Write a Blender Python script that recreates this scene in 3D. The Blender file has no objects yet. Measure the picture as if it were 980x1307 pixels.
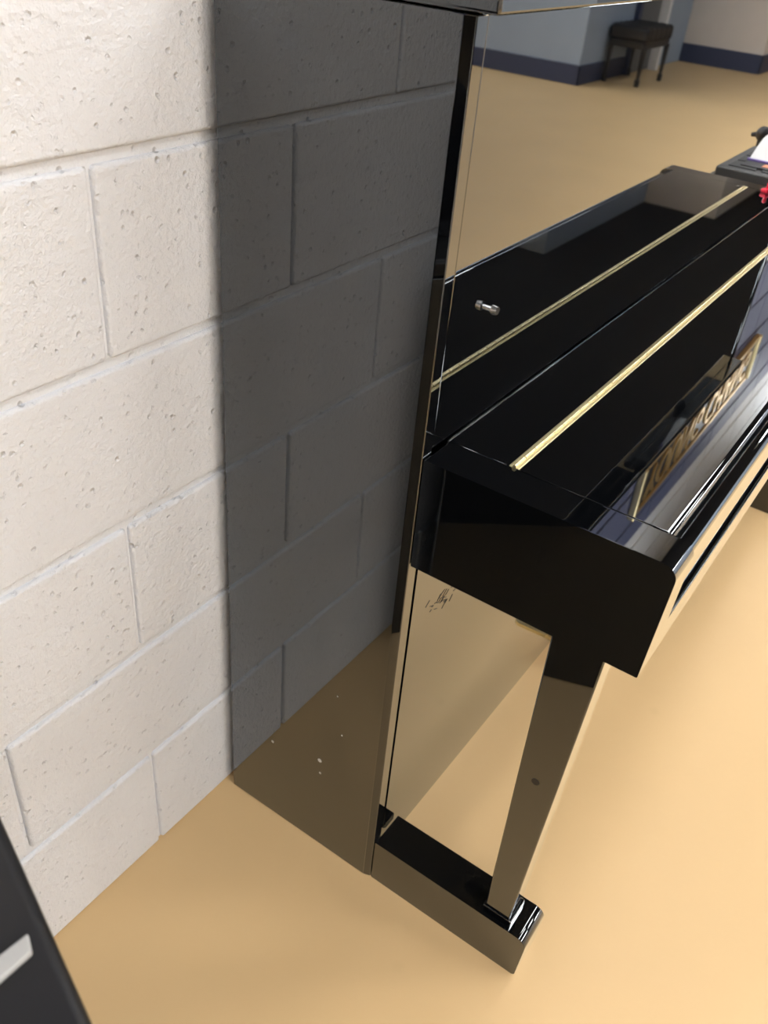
import bpy, bmesh, math, random
from mathutils import Vector, Matrix
random.seed(7)
S = bpy.context.scene
COL = S.collection

# ------------------------------------------------------------------ camera
CX, CY, CZ = -0.684423, -0.678638, 1.239353
YAW, PIT, ROL, FPX = 0.552233, -0.614968, 0.099748, 1128.998
f = Vector((math.cos(PIT)*math.cos(YAW), math.cos(PIT)*math.sin(YAW), math.sin(PIT)))
r0 = f.cross(Vector((0, 0, 1))).normalized(); u0 = r0.cross(f)
r1 = math.cos(ROL)*r0 + math.sin(ROL)*u0
u1 = -math.sin(ROL)*r0 + math.cos(ROL)*u0
cam_d = bpy.data.cameras.new('camera')
cam = bpy.data.objects.new('camera', cam_d); COL.objects.link(cam)
cam.matrix_world = Matrix(((r1.x, u1.x, -f.x, CX), (r1.y, u1.y, -f.y, CY), (r1.z, u1.z, -f.z, CZ), (0, 0, 0, 1)))
cam_d.sensor_fit = 'HORIZONTAL'; cam_d.sensor_width = 36.0
cam_d.lens = FPX/980*36.0
cam_d.clip_start = 0.02
cam_d.dof.use_dof = True
cam_d.dof.focus_distance = 1.0
cam_d.dof.aperture_fstop = 12.0
S.camera = cam

# ------------------------------------------------------------------ world, exposure
w = bpy.data.worlds.new('world'); S.world = w; w.use_nodes = True
w.node_tree.nodes['Background'].inputs[0].default_value = (0.75, 0.85, 1, 1)
w.node_tree.nodes['Background'].inputs[1].default_value = 0.05
S.view_settings.view_transform = 'Standard'
S.view_settings.look = 'None'
S.view_settings.gamma = 1.0
S.view_settings.use_curve_mapping = False
S.view_settings.exposure = 0.0
LAMP = 16.2
LAMPS = [(-1.9, -1.35, .60, .09, 1.25), (-0.55, -1.35, .60, .09, 1.25), (0.9, -1.35, .60, .09, 1.25), (-2.2, -3.6, .6, .3, 1.9), (-0.4, -3.6, .6, .3, 1.9), (1.4, -3.6, .6, .3, 1.7),
         (2.2, -2.6, .3, .3, 1.4), (4.4, -4.8, .6, .3, 2.8), (6.0, -4.8, .6, .3, 2.6), (5.2, -.5, .6, .18, 2.4), (8.0, -.5, .6, .18, 2.4), (1.95, -.68, .6, .25, 1.05)]  # last panel is unseen, added near the wall to brighten the sign
ROOM_H = 2.95

# ------------------------------------------------------------------ materials
def mat(name, color=(0.5, 0.5, 0.5), rough=0.5, ior=1.5, metal=0.0, emit=None):
    m = bpy.data.materials.new(name); m.use_nodes = True
    b = m.node_tree.nodes['Principled BSDF']
    b.inputs['Base Color'].default_value = (*color, 1)
    b.inputs['Roughness'].default_value = rough
    b.inputs['IOR'].default_value = ior
    b.inputs['Metallic'].default_value = metal
    if emit:
        b.inputs['Emission Color'].default_value = (*emit[0], 1)
        b.inputs['Emission Strength'].default_value = emit[1]
    return m, m.node_tree, b

def nd(nt, t, **kw):
    n = nt.nodes.new(t)
    for k, v in kw.items():
        if k.startswith('_'): setattr(n, k[1:], v)
        else: n.inputs[k.replace('_', ' ')].default_value = v
    return n

def lacquer(name, rough=0.012, ior=1.5, gain=2.35):
    """black polyester finish: near-black body under a strong clear polish"""
    m = bpy.data.materials.new(name); m.use_nodes = True; nt = m.node_tree; L = nt.links.new
    nt.nodes.remove(nt.nodes['Principled BSDF'])
    out = nt.nodes['Material Output']
    df = nd(nt, 'ShaderNodeBsdfDiffuse'); df.inputs['Color'].default_value = (0.0022, 0.0026, 0.0034, 1)
    gl = nd(nt, 'ShaderNodeBsdfGlossy'); gl.inputs['Color'].default_value = (0.93, 0.97, 1.0, 1)
    fr = nd(nt, 'ShaderNodeFresnel', IOR=ior)
    mu = nd(nt, 'ShaderNodeMath', _operation='MULTIPLY', _use_clamp=True); mu.inputs[1].default_value = gain
    L(fr.outputs[0], mu.inputs[0])
    tc = nd(nt, 'ShaderNodeTexCoord'); n = nd(nt, 'ShaderNodeTexNoise', Scale=38.0, Detail=3.0); L(tc.outputs['Object'], n.inputs['Vector'])
    r = nd(nt, 'ShaderNodeMapRange'); r.inputs['To Min'].default_value = rough*0.6; r.inputs['To Max'].default_value = rough*1.8
    L(n.outputs['Fac'], r.inputs['Value']); L(r.outputs['Result'], gl.inputs['Roughness'])
    mx = nd(nt, 'ShaderNodeMixShader'); L(mu.outputs[0], mx.inputs[0]); L(df.outputs[0], mx.inputs[1]); L(gl.outputs[0], mx.inputs[2]); L(mx.outputs[0], out.inputs['Surface'])
    return m
M_LAC = lacquer('black_polyester_lacquer')
M_SATIN, _, _ = mat('black_satin', (0.012, 0.012, 0.013), 0.35)
M_BACKWOOD, _, _ = mat('brown_back_wood', (0.16, 0.09, 0.045), 0.6)

def brass(name, col=(0.83, 0.66, 0.33), rough=0.22, bump=0.0):
    m, nt, b = mat(name, col, rough, 1.5, 1.0)
    if bump:
        tc = nd(nt, 'ShaderNodeTexCoord'); n = nd(nt, 'ShaderNodeTexNoise', Scale=260.0, Detail=2.0)
        bp = nd(nt, 'ShaderNodeBump', Strength=bump, Distance=0.001)
        nt.links.new(tc.outputs['Object'], n.inputs['Vector']); nt.links.new(n.outputs['Fac'], bp.inputs['Height']); nt.links.new(bp.outputs['Normal'], b.inputs['Normal'])
    return m
M_BRASS = brass('polished_brass', (0.93, 0.79, 0.46), 0.32, 0.35)
M_GOLD = brass('gold_paint', (0.75, 0.52, 0.22), 0.45)
M_STEEL = brass('steel', (0.7, 0.7, 0.7), 0.2)

def wall_mat(name, base, pits=0.35, stripe=None):
    m, nt, b = mat(name, base, 0.55, 1.45)
    L = nt.links.new
    tc = nd(nt, 'ShaderNodeTexCoord')
    n1 = nd(nt, 'ShaderNodeTexNoise', Scale=95.0, Detail=4.0, Roughness=0.6)
    n2 = nd(nt, 'ShaderNodeTexNoise', Scale=9.0, Detail=3.0)
    v = nd(nt, 'ShaderNodeTexVoronoi', Scale=85.0)
    for n in (n1, n2, v): L(tc.outputs['Object'], n.inputs['Vector'])
    # pits: small voronoi cells kept only where a broad noise is high
    pr = nd(nt, 'ShaderNodeMapRange'); pr.inputs['From Min'].default_value = 0.1; pr.inputs['From Max'].default_value = 0.32
    L(v.outputs['Distance'], pr.inputs['Value'])
    kr = nd(nt, 'ShaderNodeMapRange'); kr.inputs['From Min'].default_value = 0.5; kr.inputs['From Max'].default_value = 0.62
    L(n1.outputs['Fac'], kr.inputs['Value'])
    inv = nd(nt, 'ShaderNodeMath', _operation='SUBTRACT'); inv.inputs[0].default_value = 1.0; L(pr.outputs['Result'], inv.inputs[1])
    pm = nd(nt, 'ShaderNodeMath', _operation='MULTIPLY'); L(inv.outputs[0], pm.inputs[0]); L(kr.outputs['Result'], pm.inputs[1])
    h = nd(nt, 'ShaderNodeMath', _operation='SUBTRACT'); L(n1.outputs['Fac'], h.inputs[0]); L(pm.outputs[0], h.inputs[1])
    bp = nd(nt, 'ShaderNodeBump', Strength=pits, Distance=0.006); L(h.outputs[0], bp.inputs['Height']); L(bp.outputs['Normal'], b.inputs['Normal'])
    mx = nd(nt, 'ShaderNodeMixRGB'); mx.inputs['Color1'].default_value = (*[c*0.95 for c in base], 1); mx.inputs['Color2'].default_value = (*[min(1, c*1.04) for c in base], 1)
    L(n2.outputs['Fac'], mx.inputs['Fac']); out = mx.outputs[0]
    if stripe:                                   # painted band between two heights
        z0, z1, col = stripe
        sx = nd(nt, 'ShaderNodeSeparateXYZ'); L(tc.outputs['Object'], sx.inputs[0])
        wob = nd(nt, 'ShaderNodeTexNoise', Scale=30.0); L(tc.outputs['Object'], wob.inputs['Vector'])
        ad = nd(nt, 'ShaderNodeMath', _operation='MULTIPLY_ADD'); L(wob.outputs['Fac'], ad.inputs[0]); ad.inputs[1].default_value = 0.012; L(sx.outputs['Z'], ad.inputs[2])
        a = nd(nt, 'ShaderNodeMath', _operation='GREATER_THAN'); L(ad.outputs[0], a.inputs[0]); a.inputs[1].default_value = z0
        c = nd(nt, 'ShaderNodeMath', _operation='LESS_THAN'); L(ad.outputs[0], c.inputs[0]); c.inputs[1].default_value = z1
        k = nd(nt, 'ShaderNodeMath', _operation='MULTIPLY'); L(a.outputs[0], k.inputs[0]); L(c.outputs[0], k.inputs[1])
        m2 = nd(nt, 'ShaderNodeMixRGB'); L(k.outputs[0], m2.inputs['Fac']); L(out, m2.inputs['Color1']); m2.inputs['Color2'].default_value = (*col, 1)
        out = m2.outputs[0]
    L(out, b.inputs['Base Color'])
    return m
M_WALL = wall_mat('painted_block_white', (0.735, 0.76, 0.80), 0.65, (1.422, 2.35, (0.105, 0.125, 0.235)))
M_WALLW = wall_mat('painted_wall_white', (0.72, 0.66, 0.60), 0.1)
M_WALLB = wall_mat('painted_wall_bluegrey', (0.33, 0.40, 0.50), 0.1)
M_NAVY, _, _ = mat('navy_baseboard', (0.035, 0.047, 0.10), 0.5)
M_CEIL, _, _ = mat('dark_ceiling', (0.006, 0.006, 0.007), 0.9)
M_DOORG, _, _ = mat('grey_door', (0.13, 0.135, 0.14), 0.5)
M_DOORW, _, _ = mat('wood_door', (0.60, 0.40, 0.22), 0.45)
M_TRIMW, _, _ = mat('white_trim', (0.8, 0.8, 0.8), 0.5)
M_LAMPF, _, _ = mat('lamp_frame', (0.6, 0.6, 0.6), 0.5)

def floor_mat():
    base = (0.66, 0.46, 0.235)
    m, nt, b = mat('tan_floor', base, 0.5, 1.4); L = nt.links.new
    tc = nd(nt, 'ShaderNodeTexCoord')
    n = nd(nt, 'ShaderNodeTexNoise', Scale=2.2, Detail=5.0); n2 = nd(nt, 'ShaderNodeTexNoise', Scale=70.0, Detail=2.0)
    v = nd(nt, 'ShaderNodeTexVoronoi', Scale=5.0)
    for q in (n, n2, v): L(tc.outputs['Object'], q.inputs['Vector'])
    mx = nd(nt, 'ShaderNodeMixRGB'); mx.inputs['Color1'].default_value = (*[c*0.92 for c in base], 1); mx.inputs['Color2'].default_value = (*[c*1.06 for c in base], 1)
    L(n.outputs['Fac'], mx.inputs['Fac'])
    rr = nd(nt, 'ShaderNodeMapRange'); rr.inputs['From Min'].default_value = 0.03; rr.inputs['From Max'].default_value = 0.09; rr.inputs['To Min'].default_value = 0.93; rr.inputs['To Max'].default_value = 1.0
    L(v.outputs['Distance'], rr.inputs['Value'])
    m3 = nd(nt, 'ShaderNodeMixRGB', _blend_type='MULTIPLY'); m3.inputs['Fac'].default_value = 1; L(mx.outputs[0], m3.inputs['Color1']); L(rr.outputs['Result'], m3.inputs['Color2'])
    L(m3.outputs[0], b.inputs['Base Color'])
    bp = nd(nt, 'ShaderNodeBump', Strength=0.08, Distance=0.002); L(n2.outputs['Fac'], bp.inputs['Height']); L(bp.outputs['Normal'], b.inputs['Normal'])
    return m
M_FLOOR = floor_mat()
M_LEATHER, _nt, _b = mat('black_vinyl', (0.009, 0.008, 0.009), 0.42)
M_SPECK, _, _ = mat('white_speck', (0.6, 0.58, 0.53), 0.5)
M_SCUFF, _, _ = mat('dark_scuff', (0.03, 0.024, 0.018), 0.6)
M_RED, _, _ = mat('red_plastic', (0.85, 0.015, 0.05), 0.35)
M_GREY, _, _ = mat('grey_plastic', (0.075, 0.073, 0.070), 0.45)
M_PAD, _, _ = mat('dark_rubber_pad', (0.03, 0.029, 0.027), 0.6)
M_PAPER, _, _ = mat('paper', (0.82, 0.8, 0.78), 0.7)
M_PURPLE, _, _ = mat('purple_card', (0.23, 0.17, 0.45), 0.5)
M_ORANGE, _, _ = mat('orange_print', (0.8, 0.3, 0.14), 0.5)
M_STREAK, _, _ = mat('lamp_streak_silver', (0.42, 0.42, 0.41), 0.4)
M_TABLE, _, _ = mat('charcoal_table', (0.03, 0.03, 0.03), 0.5)
M_SIGN, _, _ = mat('dark_sign_board', (0.02, 0.019, 0.018), 0.45)

# ------------------------------------------------------------------ mesh helpers
def link(name, bm, m, parent=None, smooth=True, loc=None):
    me = bpy.data.meshes.new(name); bmesh.ops.recalc_face_normals(bm, faces=bm.faces[:]); bm.to_mesh(me); bm.free()
    if smooth:
        me.polygons.foreach_set('use_smooth', [True]*len(me.polygons))
        me.set_sharp_from_angle(angle=math.radians(50))
    me.materials.append(m)
    o = bpy.data.objects.new(name, me); COL.objects.link(o)
    if smooth and m.name.startswith('black_polyester'):
        for p in me.polygons:                    # broad faces of the polished case are truly flat
            lg = max((me.vertices[a].co-me.vertices[b].co).length for a, b in p.edge_keys)
            if p.area/max(lg, 1e-6) > .005: p.use_smooth = False
    elif smooth:
        wn = o.modifiers.new('weighted_normal', 'WEIGHTED_NORMAL'); wn.mode = 'FACE_AREA'; wn.weight = 100; wn.keep_sharp = True
    if parent: o.parent = parent
    if loc: o.location = loc
    return o
def box(bm, x0, x1, y0, y1, z0, z1, bev=0.0, seg=3):
    vs = [bm.verts.new((x, y, z)) for x in (x0, x1) for y in (y0, y1) for z in (z0, z1)]
    fs = [(0, 1, 3, 2), (4, 6, 7, 5), (0, 4, 5, 1), (2, 3, 7, 6), (0, 2, 6, 4), (1, 5, 7, 3)]
    faces = [bm.faces.new([vs[i] for i in q]) for q in fs]
    if bev:
        ed = list({e for fc in faces for e in fc.edges})
        bmesh.ops.bevel(bm, geom=ed, offset=bev, segments=seg, profile=0.5, affect='EDGES', clamp_overlap=True)
def prism_x(bm, prof, x0, x1, bev=0.0, seg=2):
    """profile of (y,z) points extruded along X"""
    a = [bm.verts.new((x0, y, z)) for y, z in prof]; b = [bm.verts.new((x1, y, z)) for y, z in prof]
    n = len(prof); fa = bm.faces.new(a); fb = bm.faces.new(b[::-1])
    for i in range(n): bm.faces.new((a[i], b[i], b[(i+1) % n], a[(i+1) % n]))
    if bev: bmesh.ops.bevel(bm, geom=list(fa.edges)+list(fb.edges), offset=bev, segments=seg, profile=0.5, affect='EDGES', clamp_overlap=True)
def rounded(pts, radii, n=8):
    """round the corners of a polygon"""
    out = []; N = len(pts)
    for i, (p, r) in enumerate(zip(pts, radii)):
        p = Vector(p)
        if r <= 0: out.append(tuple(p)); continue
        a = (Vector(pts[i-1])-p).normalized(); b = (Vector(pts[(i+1) % N])-p).normalized()
        ang = a.angle(b); d = r/math.tan(ang/2); c = p+(a+b).normalized()*(r/math.sin(ang/2))
        s = p+a*d-c; e = p+b*d-c; th = s.angle(e); sg = 1 if s.x*e.y-s.y*e.x > 0 else -1
        for k in range(n+1):
            t = sg*th*k/n; out.append((c.x+s.x*math.cos(t)-s.y*math.sin(t), c.y+s.x*math.sin(t)+s.y*math.cos(t)))
    return out
def tube(bm, p, q, r1, r2=None, n=16):
    r2 = r1 if r2 is None else r2
    p = Vector(p); q = Vector(q); d = (q-p)
    m = Matrix.Translation((p+q)/2) @ d.to_track_quat('Z', 'Y').to_matrix().to_4x4()
    bmesh.ops.create_cone(bm, cap_ends=True, segments=n, radius1=r1, radius2=r2, depth=d.length, matrix=m)
def taper(bm, b, t, bev=0.002):
    """frustum from rect b=(x0,x1,y0,y1,z) to rect t"""
    vs = []
    for (x0, x1, y0, y1, z) in (b, t):
        vs += [bm.verts.new(v) for v in ((x0, y0, z), (x1, y0, z), (x1, y1, z), (x0, y1, z))]
    fs = [bm.faces.new([vs[i] for i in q]) for q in ((3, 2, 1, 0), (4, 5, 6, 7), (0, 1, 5, 4), (1, 2, 6, 5), (2, 3, 7, 6), (3, 0, 4, 7))]
    if bev: bmesh.ops.bevel(bm, geom=list({e for q in fs for e in q.edges}), offset=bev, segments=3, profile=0.5, affect='EDGES', clamp_overlap=True)
def bx(name, m, parent, *a, bev=0.0, seg=3, **k):
    bm = bmesh.new(); box(bm, *a, bev=bev, seg=seg); return link(name, bm, m, parent, **k)
def thing(name, label, cat, loc=(0, 0, 0), rotz=0, group=None):
    o = bpy.data.objects.new(name, None); COL.objects.link(o); o.empty_display_size = 0.1
    o.location = loc; o.rotation_euler = (0, 0, rotz); tag(o, label, cat, group); return o
def tag(o, label, cat, group=None):
    o['label'] = label; o['category'] = cat
    if group: o['group'] = group
    return o
def struct(name, bm, m, label=None, smooth=True):
    o = link(name, bm, m, None, smooth); o['kind'] = 'structure'
    if label: o['label'] = label
    return o

# ------------------------------------------------------------------ the room
XL, XR, YF = -3.2, 9.48, -6.2
bm = bmesh.new(); box(bm, XL-.1, 11.3, YF-.1, .1, -.1, 0.0); struct('floor', bm, M_FLOOR, 'smooth tan painted floor')
bm = bmesh.new(); box(bm, XL-.1, 11.3, YF-.1, .1, ROOM_H, ROOM_H+.1); struct('ceiling', bm, M_CEIL)
# block wall behind the piano: backing slab, blocks with soft edges and tooled joints
C, BL = 0.2032, 0.4064
bm = bmesh.new(); box(bm, XL-.1, 11.3, 0.0062, 0.12, 0, ROOM_H)
OFF = 0.137
k = 0
while k*C < ROOM_H:
    x = -0.145-0.4064*9 + (0.2032 if k % 2 else 0.0)   # bond alternates from course to course
    while x < 11.2:
        z1 = min(k*C+C-.0056, ROOM_H)
        if x+BL > XL:
            j = 0.0006
            box(bm, x+.0024, x+BL-.0024, random.uniform(-j, j)*0.6, .02, k*C+(.0056 if k else 0), z1, bev=.0048, seg=3)
        x += BL
    k += 1
struct('wall_back', bm, M_WALL, 'white painted concrete block wall')
bm = bmesh.new(); box(bm, XL-.1, XL, YF, 0, 0, ROOM_H); struct('wall_left', bm, M_WALLW)
bm = bmesh.new(); box(bm, XL, 6.94, YF-.1, YF, 0, ROOM_H); struct('wall_front', bm, M_WALLW)
# blue-grey wall that juts out beyond the piano, and the white end wall
YB = -3.145
bm = bmesh.new(); box(bm, 6.94, 11.3, YF, YB, 0, ROOM_H, bev=.004); struct('wall_jut', bm, M_WALLB, 'pale blue-grey painted wall with an outside corner')
bm = bmesh.new(); box(bm, XR, 11.3, YB, -2.33, 0, ROOM_H, bev=.004); struct('wall_right', bm, M_WALLW, 'off-white end wall')
bm = bmesh.new(); box(bm, 11.2, 11.3, -2.33, 0, 0, ROOM_H); struct('wall_far', bm, M_WALLW)
bm = bmesh.new(); box(bm, 6.926, 6.9399, YF, YB+.014, 0, .15, bev=.003); box(bm, 6.926, 7.93, YB+.0001, YB+.014, 0, .15, bev=.003); struct('baseboard_jut', bm, M_NAVY, 'navy blue baseboard around the blue-grey corner')
bm = bmesh.new(); box(bm, XR-.014, XR-.0001, YB, -2.316, 0, .17, bev=.003); box(bm, XR-.014, 11.2, -2.3299, -2.316, 0, .17, bev=.003); struct('baseboard_right', bm, M_NAVY, 'navy blue baseboard on the white end wall')
# grey door in the jutting wall with its white jamb
bm = bmesh.new(); box(bm, 8.02, 8.50, YB+.0001, YB+.03, 0.01, 2.1, bev=.003); d1 = struct('door_1', bm, M_DOORG, 'dark grey door beyond the bench')
bm = bmesh.new(); box(bm, 7.935, 8.015, YB+.0001, YB+.045, 0, 2.16, bev=.004); struct('trim_1', bm, M_NAVY)
bm = bmesh.new(); box(bm, 8.505, 8.56, YB+.0001, YB+.11, 0, 2.16, bev=.004); struct('trim_2', bm, M_TRIMW, 'white door jamb')
bm = bmesh.new(); box(bm, 8.565, 8.66, YB+.0001, YB+.05, 0, 2.16, bev=.004); struct('trim_3', bm, M_NAVY)
bm = bmesh.new(); box(bm, 11.16, 11.1999, -2.25, -1.2, 0.005, 2.1, bev=.004); struct('door_2', bm, M_DOORW)

def lamp(x, y, hx, hy, k):
    t = thing('ceiling_light', 'rectangular white ceiling light panel out of view', 'light', (x, y, ROOM_H), group='ceiling light panels')
    bm = bmesh.new()
    for a in ((-hx-.02, -hx, -hy-.02, hy+.02), (hx, hx+.02, -hy-.02, hy+.02), (-hx, hx, -hy-.02, -hy), (-hx, hx, hy, hy+.02)): box(bm, *a, -.05, 0.0)
    link('frame', bm, M_LAMPF, t)
    m = mat('lamp_diffuser', (0.8, 0.8, 0.8), 0.5, emit=((1.0, 0.98, 0.96), LAMP*k))[0]
    bx('diffuser', m, t, -hx, hx, -hy, hy, -.03, -.01)
    return t
for q in LAMPS: lamp(*q)

# ------------------------------------------------------------------ the upright piano
PL = 1.53
piano = thing('upright_piano', 'glossy black upright piano standing against the white block wall', 'piano')
Y0, Y1 = -.0165, -.295
def prism_z(bm, pts, z0, z1, bev=0.0, seg=3):
    a = [bm.verts.new((x, y, z0)) for x, y in pts]; b = [bm.verts.new((x, y, z1)) for x, y in pts]; n = len(pts)
    fa = bm.faces.new(a[::-1]); fb = bm.faces.new(b)
    for i in range(n): bm.faces.new((a[i], a[(i+1) % n], b[(i+1) % n], b[i]))
    if bev == 'ends': bmesh.ops.bevel(bm, geom=list(fa.edges)+list(fb.edges), offset=.0015, segments=2, profile=.5, affect='EDGES', clamp_overlap=True)
    elif bev: bmesh.ops.bevel(bm, geom=bm.edges[:], offset=bev, segments=seg, profile=.5, affect='EDGES', clamp_overlap=True)
for end in (0, 1):
    pts = [(.0222, Y0), (.0015, Y0), (0, Y0-.0015)]
    pts += [(0, Y1+.0112), (.0002, Y1+.0104), (.0033, Y1+.0010), (.0042, Y1)]      # long flat chamfer at the front outer edge
    pts += [(.0205, Y1), (.0222, Y1+.002)]
    if end: pts = [(PL-x, y) for x, y in pts][::-1]
    bm = bmesh.new(); prism_z(bm, pts, 0.0, 1.163, 'ends'); o = link('side_panel', bm, M_LAC, piano)
    if not end: side = o
bx('back_panel', M_BACKWOOD, piano, .0225, PL-.0225, -.05, -.02, .03, 1.15)
bx('lid', M_LAC, piano, -.003, PL+.003, -.317, -.014, 1.1645, 1.1805, bev=.003, seg=4)
up = bx('upper_panel', M_LAC, piano, .0240, PL-.0240, -.2925, -.27, .7555, 1.1640, bev=.003, seg=3)
# lower panel with rounded corners
bm = bmesh.new()
pr = rounded([(.030, .083), (PL-.030, .083), (PL-.030, .604), (.030, .604)], [.007]*4, 6)
a = [bm.verts.new((x, -.2930, z)) for x, z in pr]; b = [bm.verts.new((x, -.262, z)) for x, z in pr]
fa = bm.faces.new(a); fb = bm.faces.new(b[::-1]); n = len(pr)
for i in range(n): bm.faces.new((a[i], b[i], b[(i+1) % n], a[(i+1) % n]))
bmesh.ops.bevel(bm, geom=list(fa.edges), offset=.0015, segments=2, profile=.5, affect='EDGES')
low = link('lower_panel', bm, M_LAC, piano)
bx('bottom_rail', M_LAC, piano, .0225, PL-.0225, -.2815, -.20, 0.0, .0815, bev=.001, seg=2)
bx('panel_backing', M_SATIN, piano, .0225, PL-.0225, -.2595, -.25, .05, 1.15)
# keybed, cheeks, fallboard, key slip
ZT = .754
bm = bmesh.new(); prism_x(bm, rounded([(-.264, .607), (-.5692, .607), (-.5710, .6565), (-.264, .6565)], [.001]*4, 3), .0562, PL-.0562, bev=.0006); link('keybed', bm, M_LAC, piano)
prof = rounded([(-.2962, .612), (-.570, .612), (-.5748, ZT), (-.2962, ZT)], [.001, .002, .015, .0015], 10)
for x0 in (.005, PL-.055):
    bm = bmesh.new(); prism_x(bm, prof, x0, x0+.050, bev=.0022, seg=3); link('cheek', bm, M_LAC, piano)
fall = bx('fallboard', M_LAC, piano, .0562, PL-.0562, -.3735, -.2926, .735, .7542, bev=.0010, seg=3)
bm = bmesh.new()
prof = rounded([(-.3775, .735), (-.551, .733), (-.552, .7542), (-.3775, .7542)], [.001, .003, .008, .0012], 8)
prism_x(bm, prof, .0562, PL-.0562, bev=.001, seg=2)
flap = link('flap', bm, M_LAC, fall)
bm = bmesh.new()
box(bm, .0565, PL-.0565, -.3815, -.3765, .7525, .7552, bev=.0005, seg=1); box(bm, .0565, PL-.0565, -.3745, -.3695, .7525, .7552, bev=.0005, seg=1)
x = .0565; st = .0235
while x+st < PL-.0565:
    tube(bm, (x, -.3755, .7555), (x+st-.0012, -.3755, .7555), .0024, n=10); x += st
link('hinge', bm, M_BRASS, fall)
slipt = rounded([(-.5545, .664), (-.5672, .665), (-.5718, .7465), (-.5545, .7465)], [.001, .0015, .009, .002], 10)
bm = bmesh.new(); prism_x(bm, slipt, .0562, PL-.0562, bev=.001, seg=2); link('key_slip', bm, M_LAC, piano)
bx('key_slip_backing', M_SATIN, piano, .0565, PL-.0565, -.556, -.50, .6570, .672)
# toe blocks and tapered legs
prof = rounded([(-.2965, 0.0), (-.545, 0.0), (-.549, .0864), (-.2965, .0864)], [.001, .004, .014, .001], 8)
for x0 in (.004, PL-.064):
    bm = bmesh.new(); prism_x(bm, prof, x0, x0+.060, bev=.002, seg=3); link('toe_block', bm, M_LAC, piano)
for s in (0, 1):
    X = (lambda v: v if not s else PL-v)
    def xs(a, b): return (min(X(a), X(b)), max(X(a), X(b)))
    bm = bmesh.new(); taper(bm, (*xs(.0135, .0515), -.5150, -.4770, .098), (*xs(.009, .0515), -.5345, -.4730, .6125), bev=.002)
    lg = link('leg', bm, M_LAC, piano)
    bm = bmesh.new(); tube(bm, (xs(.0108, .0108)[0]-(.0002 if not s else -.0002), -.4985, .385), (xs(.0120, .0120)[0], -.4985, .385), .0052, n=16); link('plug', bm, M_SATIN, lg)
    bx('leg_pad', M_LAC, lg, *xs(.0112, .0535), -.5188, -.4750, .0864, .0985, bev=.0012, seg=2)
# pedals
for px in (.62, .695, .77):
    bm = bmesh.new()
    out = rounded([(px-.018, -.372), (px+.018, -.372), (px+.012, -.275), (px-.012, -.275)], [.014, .014, .002, .002], 8)
    a = [bm.verts.new((x, y, .052)) for x, y in out]; b = [bm.verts.new((x, y, .060)) for x, y in out]; n = len(out)
    bm.faces.new(a[::-1]); bm.faces.new(b)
    for i in range(n): bm.faces.new((a[i], a[(i+1) % n], b[(i+1) % n], b[i]))
    link('pedal', bm, M_BRASS, piano)
# chrome stud on the upper panel
bm = bmesh.new(); tube(bm, (.105, -.2912, .892), (.105, -.2985, .892), .0028, n=14); tube(bm, (.105, -.2985, .892), (.105, -.3045, .892), .0052, .0046, n=18)
st = link('stud', bm, M_STEEL, up); st['label'] = 'small chrome stud'
# specks of paint on the end panel and a scuff on the lower panel
def blob(bm, p, r, flat, axis, n=10):
    m = Matrix.Translation(Vector(p)) @ Matrix.Diagonal((flat if axis == 'x' else 1, flat if axis == 'y' else 1, 1, 1)) @ Matrix.Scale(r, 4)
    bmesh.ops.create_uvsphere(bm, u_segments=n, v_segments=8, radius=1, matrix=m)
for q in ((-.1005, .169, .0016), (-.190, .1945, .0022), (-.192, .168, .0013), (-.225, .275, .0009), (-.213, .345, .0008)):
    bm = bmesh.new(); blob(bm, (-.0002, q[0], q[1]), q[2]*1.6, .3, 'x'); link('paint_speck', bm, M_SPECK, side)
bm = bmesh.new()
for i in range(26):
    x = random.gauss(.100, .016); z = .490+(.100-x)*.25+random.gauss(0, .010); l = random.uniform(.004, .012); a = random.uniform(-.9, .9)
    tube(bm, (x, -.2931, z), (x+l*math.cos(a), -.2931, z+l*math.sin(a)), .00045, n=5)
sc = link('scuff', bm, M_SCUFF, low); sc['label'] = 'dark scuff mark'

# small red toy at the far end of the fallboard
t = thing('plastic_toy', 'small bright red plastic piece lying on the far end of the piano fallboard', 'toy', (1.462, -.326, .7543), .4)
bm = bmesh.new(); box(bm, -.012, .012, -.008, .008, 0, .009, bev=.003); link('base', bm, M_RED, t)
bm = bmesh.new(); tube(bm, (.002, 0, .008), (.002, 0, .017), .0045, .0035); blob(bm, (.002, 0, .018), .0046, 1, 'x'); link('knob', bm, M_RED, t)

# gold framed sign high on the block wall (seen in the polished fallboard)
SX0, SX1, SZ0, SZ1 = 2.165, 3.597, 1.885, 2.118
cx, cz = (SX0+SX1)/2, (SZ0+SZ1)/2; hw, hh = (SX1-SX0)/2, (SZ1-SZ0)/2
sign = thing('sign', 'long dark sign with gold lettering and a gold frame on the navy wall band', 'sign', (cx, -.0012, cz))
sign.rotation_euler = (0, math.radians(2.8), 0)
bx('board', M_SIGN, sign, -hw+.004, hw-.004, -.014, 0, -hh+.004, hh-.004, bev=.002)
for z in (-hh, hh-.022): bx('rail', M_GOLD, sign, -hw, hw, -.022, -.0005, z, z+.022, bev=.004)
for x in (-hw-.012, hw-.012):
    o = bx('end_bar', M_BRASS, sign, x, x+.024, -.030, -.0005, -hh, hh, bev=.007); o['label'] = 'bright polished brass end bar'
cu = bpy.data.curves.new('lettering', 'FONT'); cu.body = 'YOUNG CHANG'; cu.size = .205; cu.align_x = 'CENTER'; cu.align_y = 'CENTER'; cu.extrude = .004; cu.space_character = 1.02
to = bpy.data.objects.new('lettering_curve', cu); COL.objects.link(to)
bpy.context.view_layer.update()
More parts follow.
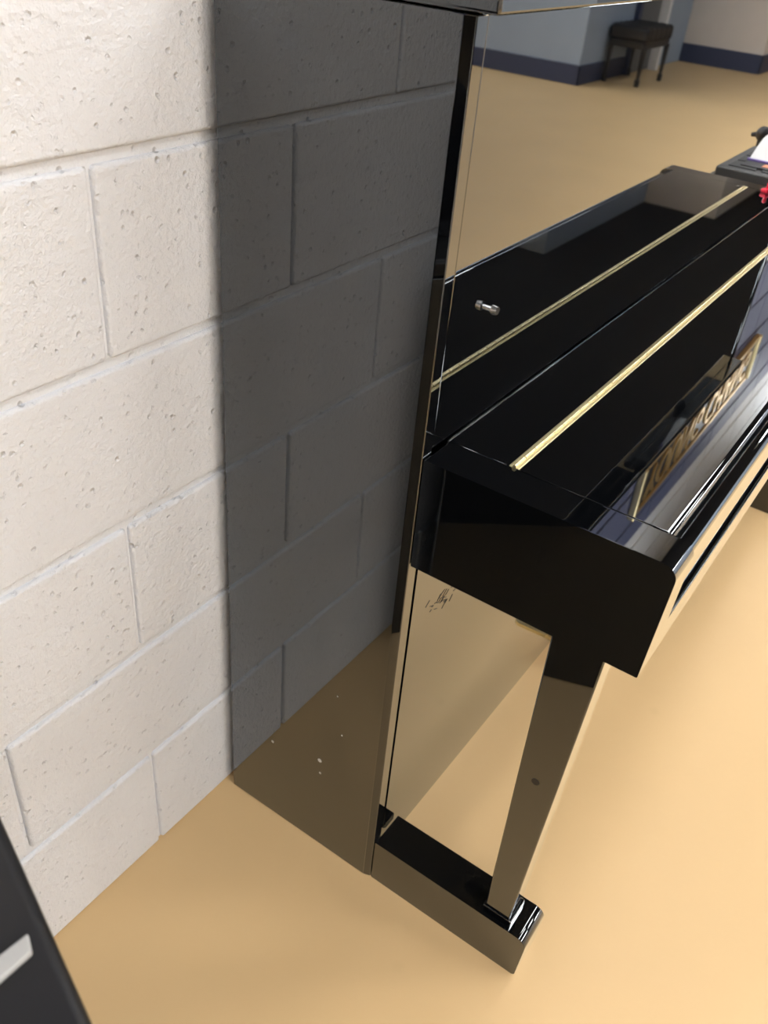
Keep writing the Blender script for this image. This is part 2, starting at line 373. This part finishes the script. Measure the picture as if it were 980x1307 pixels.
me = bpy.data.meshes.new_from_object(to.evaluated_get(bpy.context.evaluated_depsgraph_get())); bpy.data.objects.remove(to)
xs_ = [v.co.x for v in me.vertices]; ys_ = [v.co.y for v in me.vertices]
kx = 1.26/(max(xs_)-min(xs_)); ky = .150/(max(ys_)-min(ys_)); mx_, my_ = (max(xs_)+min(xs_))/2, (max(ys_)+min(ys_))/2
for v in me.vertices: v.co = ((v.co.x-mx_)*kx, -.0175-v.co.z, (v.co.y-my_)*ky)
me.materials.clear(); me.materials.append(M_GOLD)
lo = bpy.data.objects.new('lettering', me); COL.objects.link(lo); lo.parent = sign

# black cabinet close to the camera, its slanted end towards the piano
cab = thing('cabinet', 'black glossy cabinet with a slanted end, out of focus at the lower left', 'cabinet')
bm = bmesh.new(); prism_z(bm, [(-.4455, -.089), (-.6225, -.605), (-1.15, -.605), (-1.15, -.024), (-.562, -.024)], .0, .752, .004); link('body', bm, M_LAC, cab)
bm = bmesh.new(); prism_z(bm, [(-.4435, -.0836), (-.6205, -.612), (-1.16, -.612), (-1.16, -.02), (-.56, -.02)], .7525, .78, .008, 4); link('top', bm, M_SATIN, cab)
bm = bmesh.new(); prism_z(bm, [(-.5665, -.4165), (-.5715, -.4265), (-.630, -.4250), (-.630, -.4110)], .7802, .785, .0015); o = link('lamp_streak', bm, M_STREAK, cab); o['label'] = 'silver-white plate standing in for a lamp reflection'  # pale plate put in for the ceiling lamp's reflected streak
bm = bmesh.new(); prism_z(bm, [(-.64, -.40), (-1.15, -.40), (-1.15, -.024), (-.64, -.024)], .7802, 1.17, .006); link('added_dark_block', bm, M_LAC, cab)  # unseen block, added so the side panel's chamfer reflects dark

# tufted bench in front of the blue-grey wall (seen in the upper panel)
b = thing('piano_bench', 'black tufted piano bench beside the blue-grey wall, mirrored in the upper panel', 'bench', (7.69, -2.955, 0))
sb = bmesh.new(); box(sb, -.31, .31, -.17, .175, .335, .448, bev=.028, seg=4)
bmesh.ops.subdivide_edges(sb, edges=sb.edges[:], cuts=2, use_grid_fill=True)
link('seat', sb, M_LEATHER, b)
bm = bmesh.new()
for i in range(-2, 3):
    tube(bm, (i*.115, -.165, .4475), (i*.115, .172, .4475), .004, n=8)
    tube(bm, (i*.115, .1745, .35), (i*.115, .1745, .44), .003, n=8)
for j in (-.06, .06): tube(bm, (-.3, j, .4475), (.3, j, .4475), .004, n=8)
link('piping', bm, M_SATIN, b)
bx('apron', M_SATIN, b, -.295, .295, -.155, .16, .285, .336, bev=.004)
for x in (-.275, .275):
    for y in (-.145, .155):
        bm = bmesh.new()
        tube(bm, (x, y, .30), (x, y, .05), .024, .014, n=14); tube(bm, (x, y, .052), (x, y, .0), .024, .020, n=14); tube(bm, (x, y, .062), (x, y, .05), .016, .024, n=14)
        link('leg', bm, M_SATIN, b)

# small side table beyond the right end of the piano with a pad controller, a booklet and a microphone
tb = thing('side_table', 'charcoal side table just beyond the right end of the piano', 'table', (1.99, -.26, 0))
bx('table_top', M_TABLE, tb, -.365, .40, -.25, .22, .700, .725, bev=.004)
for x in (-.33, .36):
    for y in (-.2, .18): bx('leg', M_TABLE, tb, x-.018, x+.018, y-.018, y+.018, 0, .6995, bev=.003)
pc = thing('pad_controller', 'flat grey electronic pad controller with dark square pads on the side table', 'controller', (1.605, -.485, .7253))
bx('body', M_GREY, pc, 0, .32, 0, .34, 0, .032, bev=.005)
for i in range(3):
    for j in range(4): bx('pad', M_PAD, pc, .025+i*.075, .090+i*.075, .022+j*.078, .087+j*.078, .0315, .0345, bev=.003)
bk = thing('booklet', 'open booklet with a white page and purple edge lying on the grey pad controller', 'booklet', (1.650, -.44, .7602))
bx('cover', M_SIGN, bk, 0, .062, 0, .26, 0, .0015)
bx('picture', M_ORANGE, bk, .018, .050, .045, .20, .0013, .0022)
bx('spine', M_PURPLE, bk, .0622, .072, -.003, .263, 0, .006, bev=.0015)
bm = bmesh.new(); n = 10
top = [(.0725+.13*k/n, .0035+.040*math.sin(k/n*1.7)) for k in range(n+1)]
ra = [[bm.verts.new((x, y, z-d)) for x, z in top] for d in (0, .003) for y in (0, .26)]
for k in range(n):
    bm.faces.new((ra[0][k], ra[0][k+1], ra[1][k+1], ra[1][k])); bm.faces.new((ra[2][k], ra[3][k], ra[3][k+1], ra[2][k+1]))
    bm.faces.new((ra[0][k], ra[2][k], ra[2][k+1], ra[0][k+1])); bm.faces.new((ra[1][k], ra[1][k+1], ra[3][k+1], ra[3][k]))
bm.faces.new((ra[0][0], ra[1][0], ra[3][0], ra[2][0])); bm.faces.new((ra[0][n], ra[2][n], ra[3][n], ra[1][n]))
link('page', bm, M_PAPER, bk)
mc = thing('microphone', 'small black round-headed desk microphone on the side table behind the booklet', 'microphone', (1.985, -.482, .7253))
bm = bmesh.new(); tube(bm, (0, 0, 0), (0, 0, .010), .026, .022, 24); link('base', bm, M_SATIN, mc)
bm = bmesh.new(); tube(bm, (0, 0, .010), (0, 0, .040), .010, .012); link('stem', bm, M_SATIN, mc)
bm = bmesh.new(); blob(bm, (0, 0, .052), .020, .85, 'x', 20); tube(bm, (0, -.012, .050), (0, -.030, .046), .008, .005, 12); link('head', bm, M_LEATHER, mc)
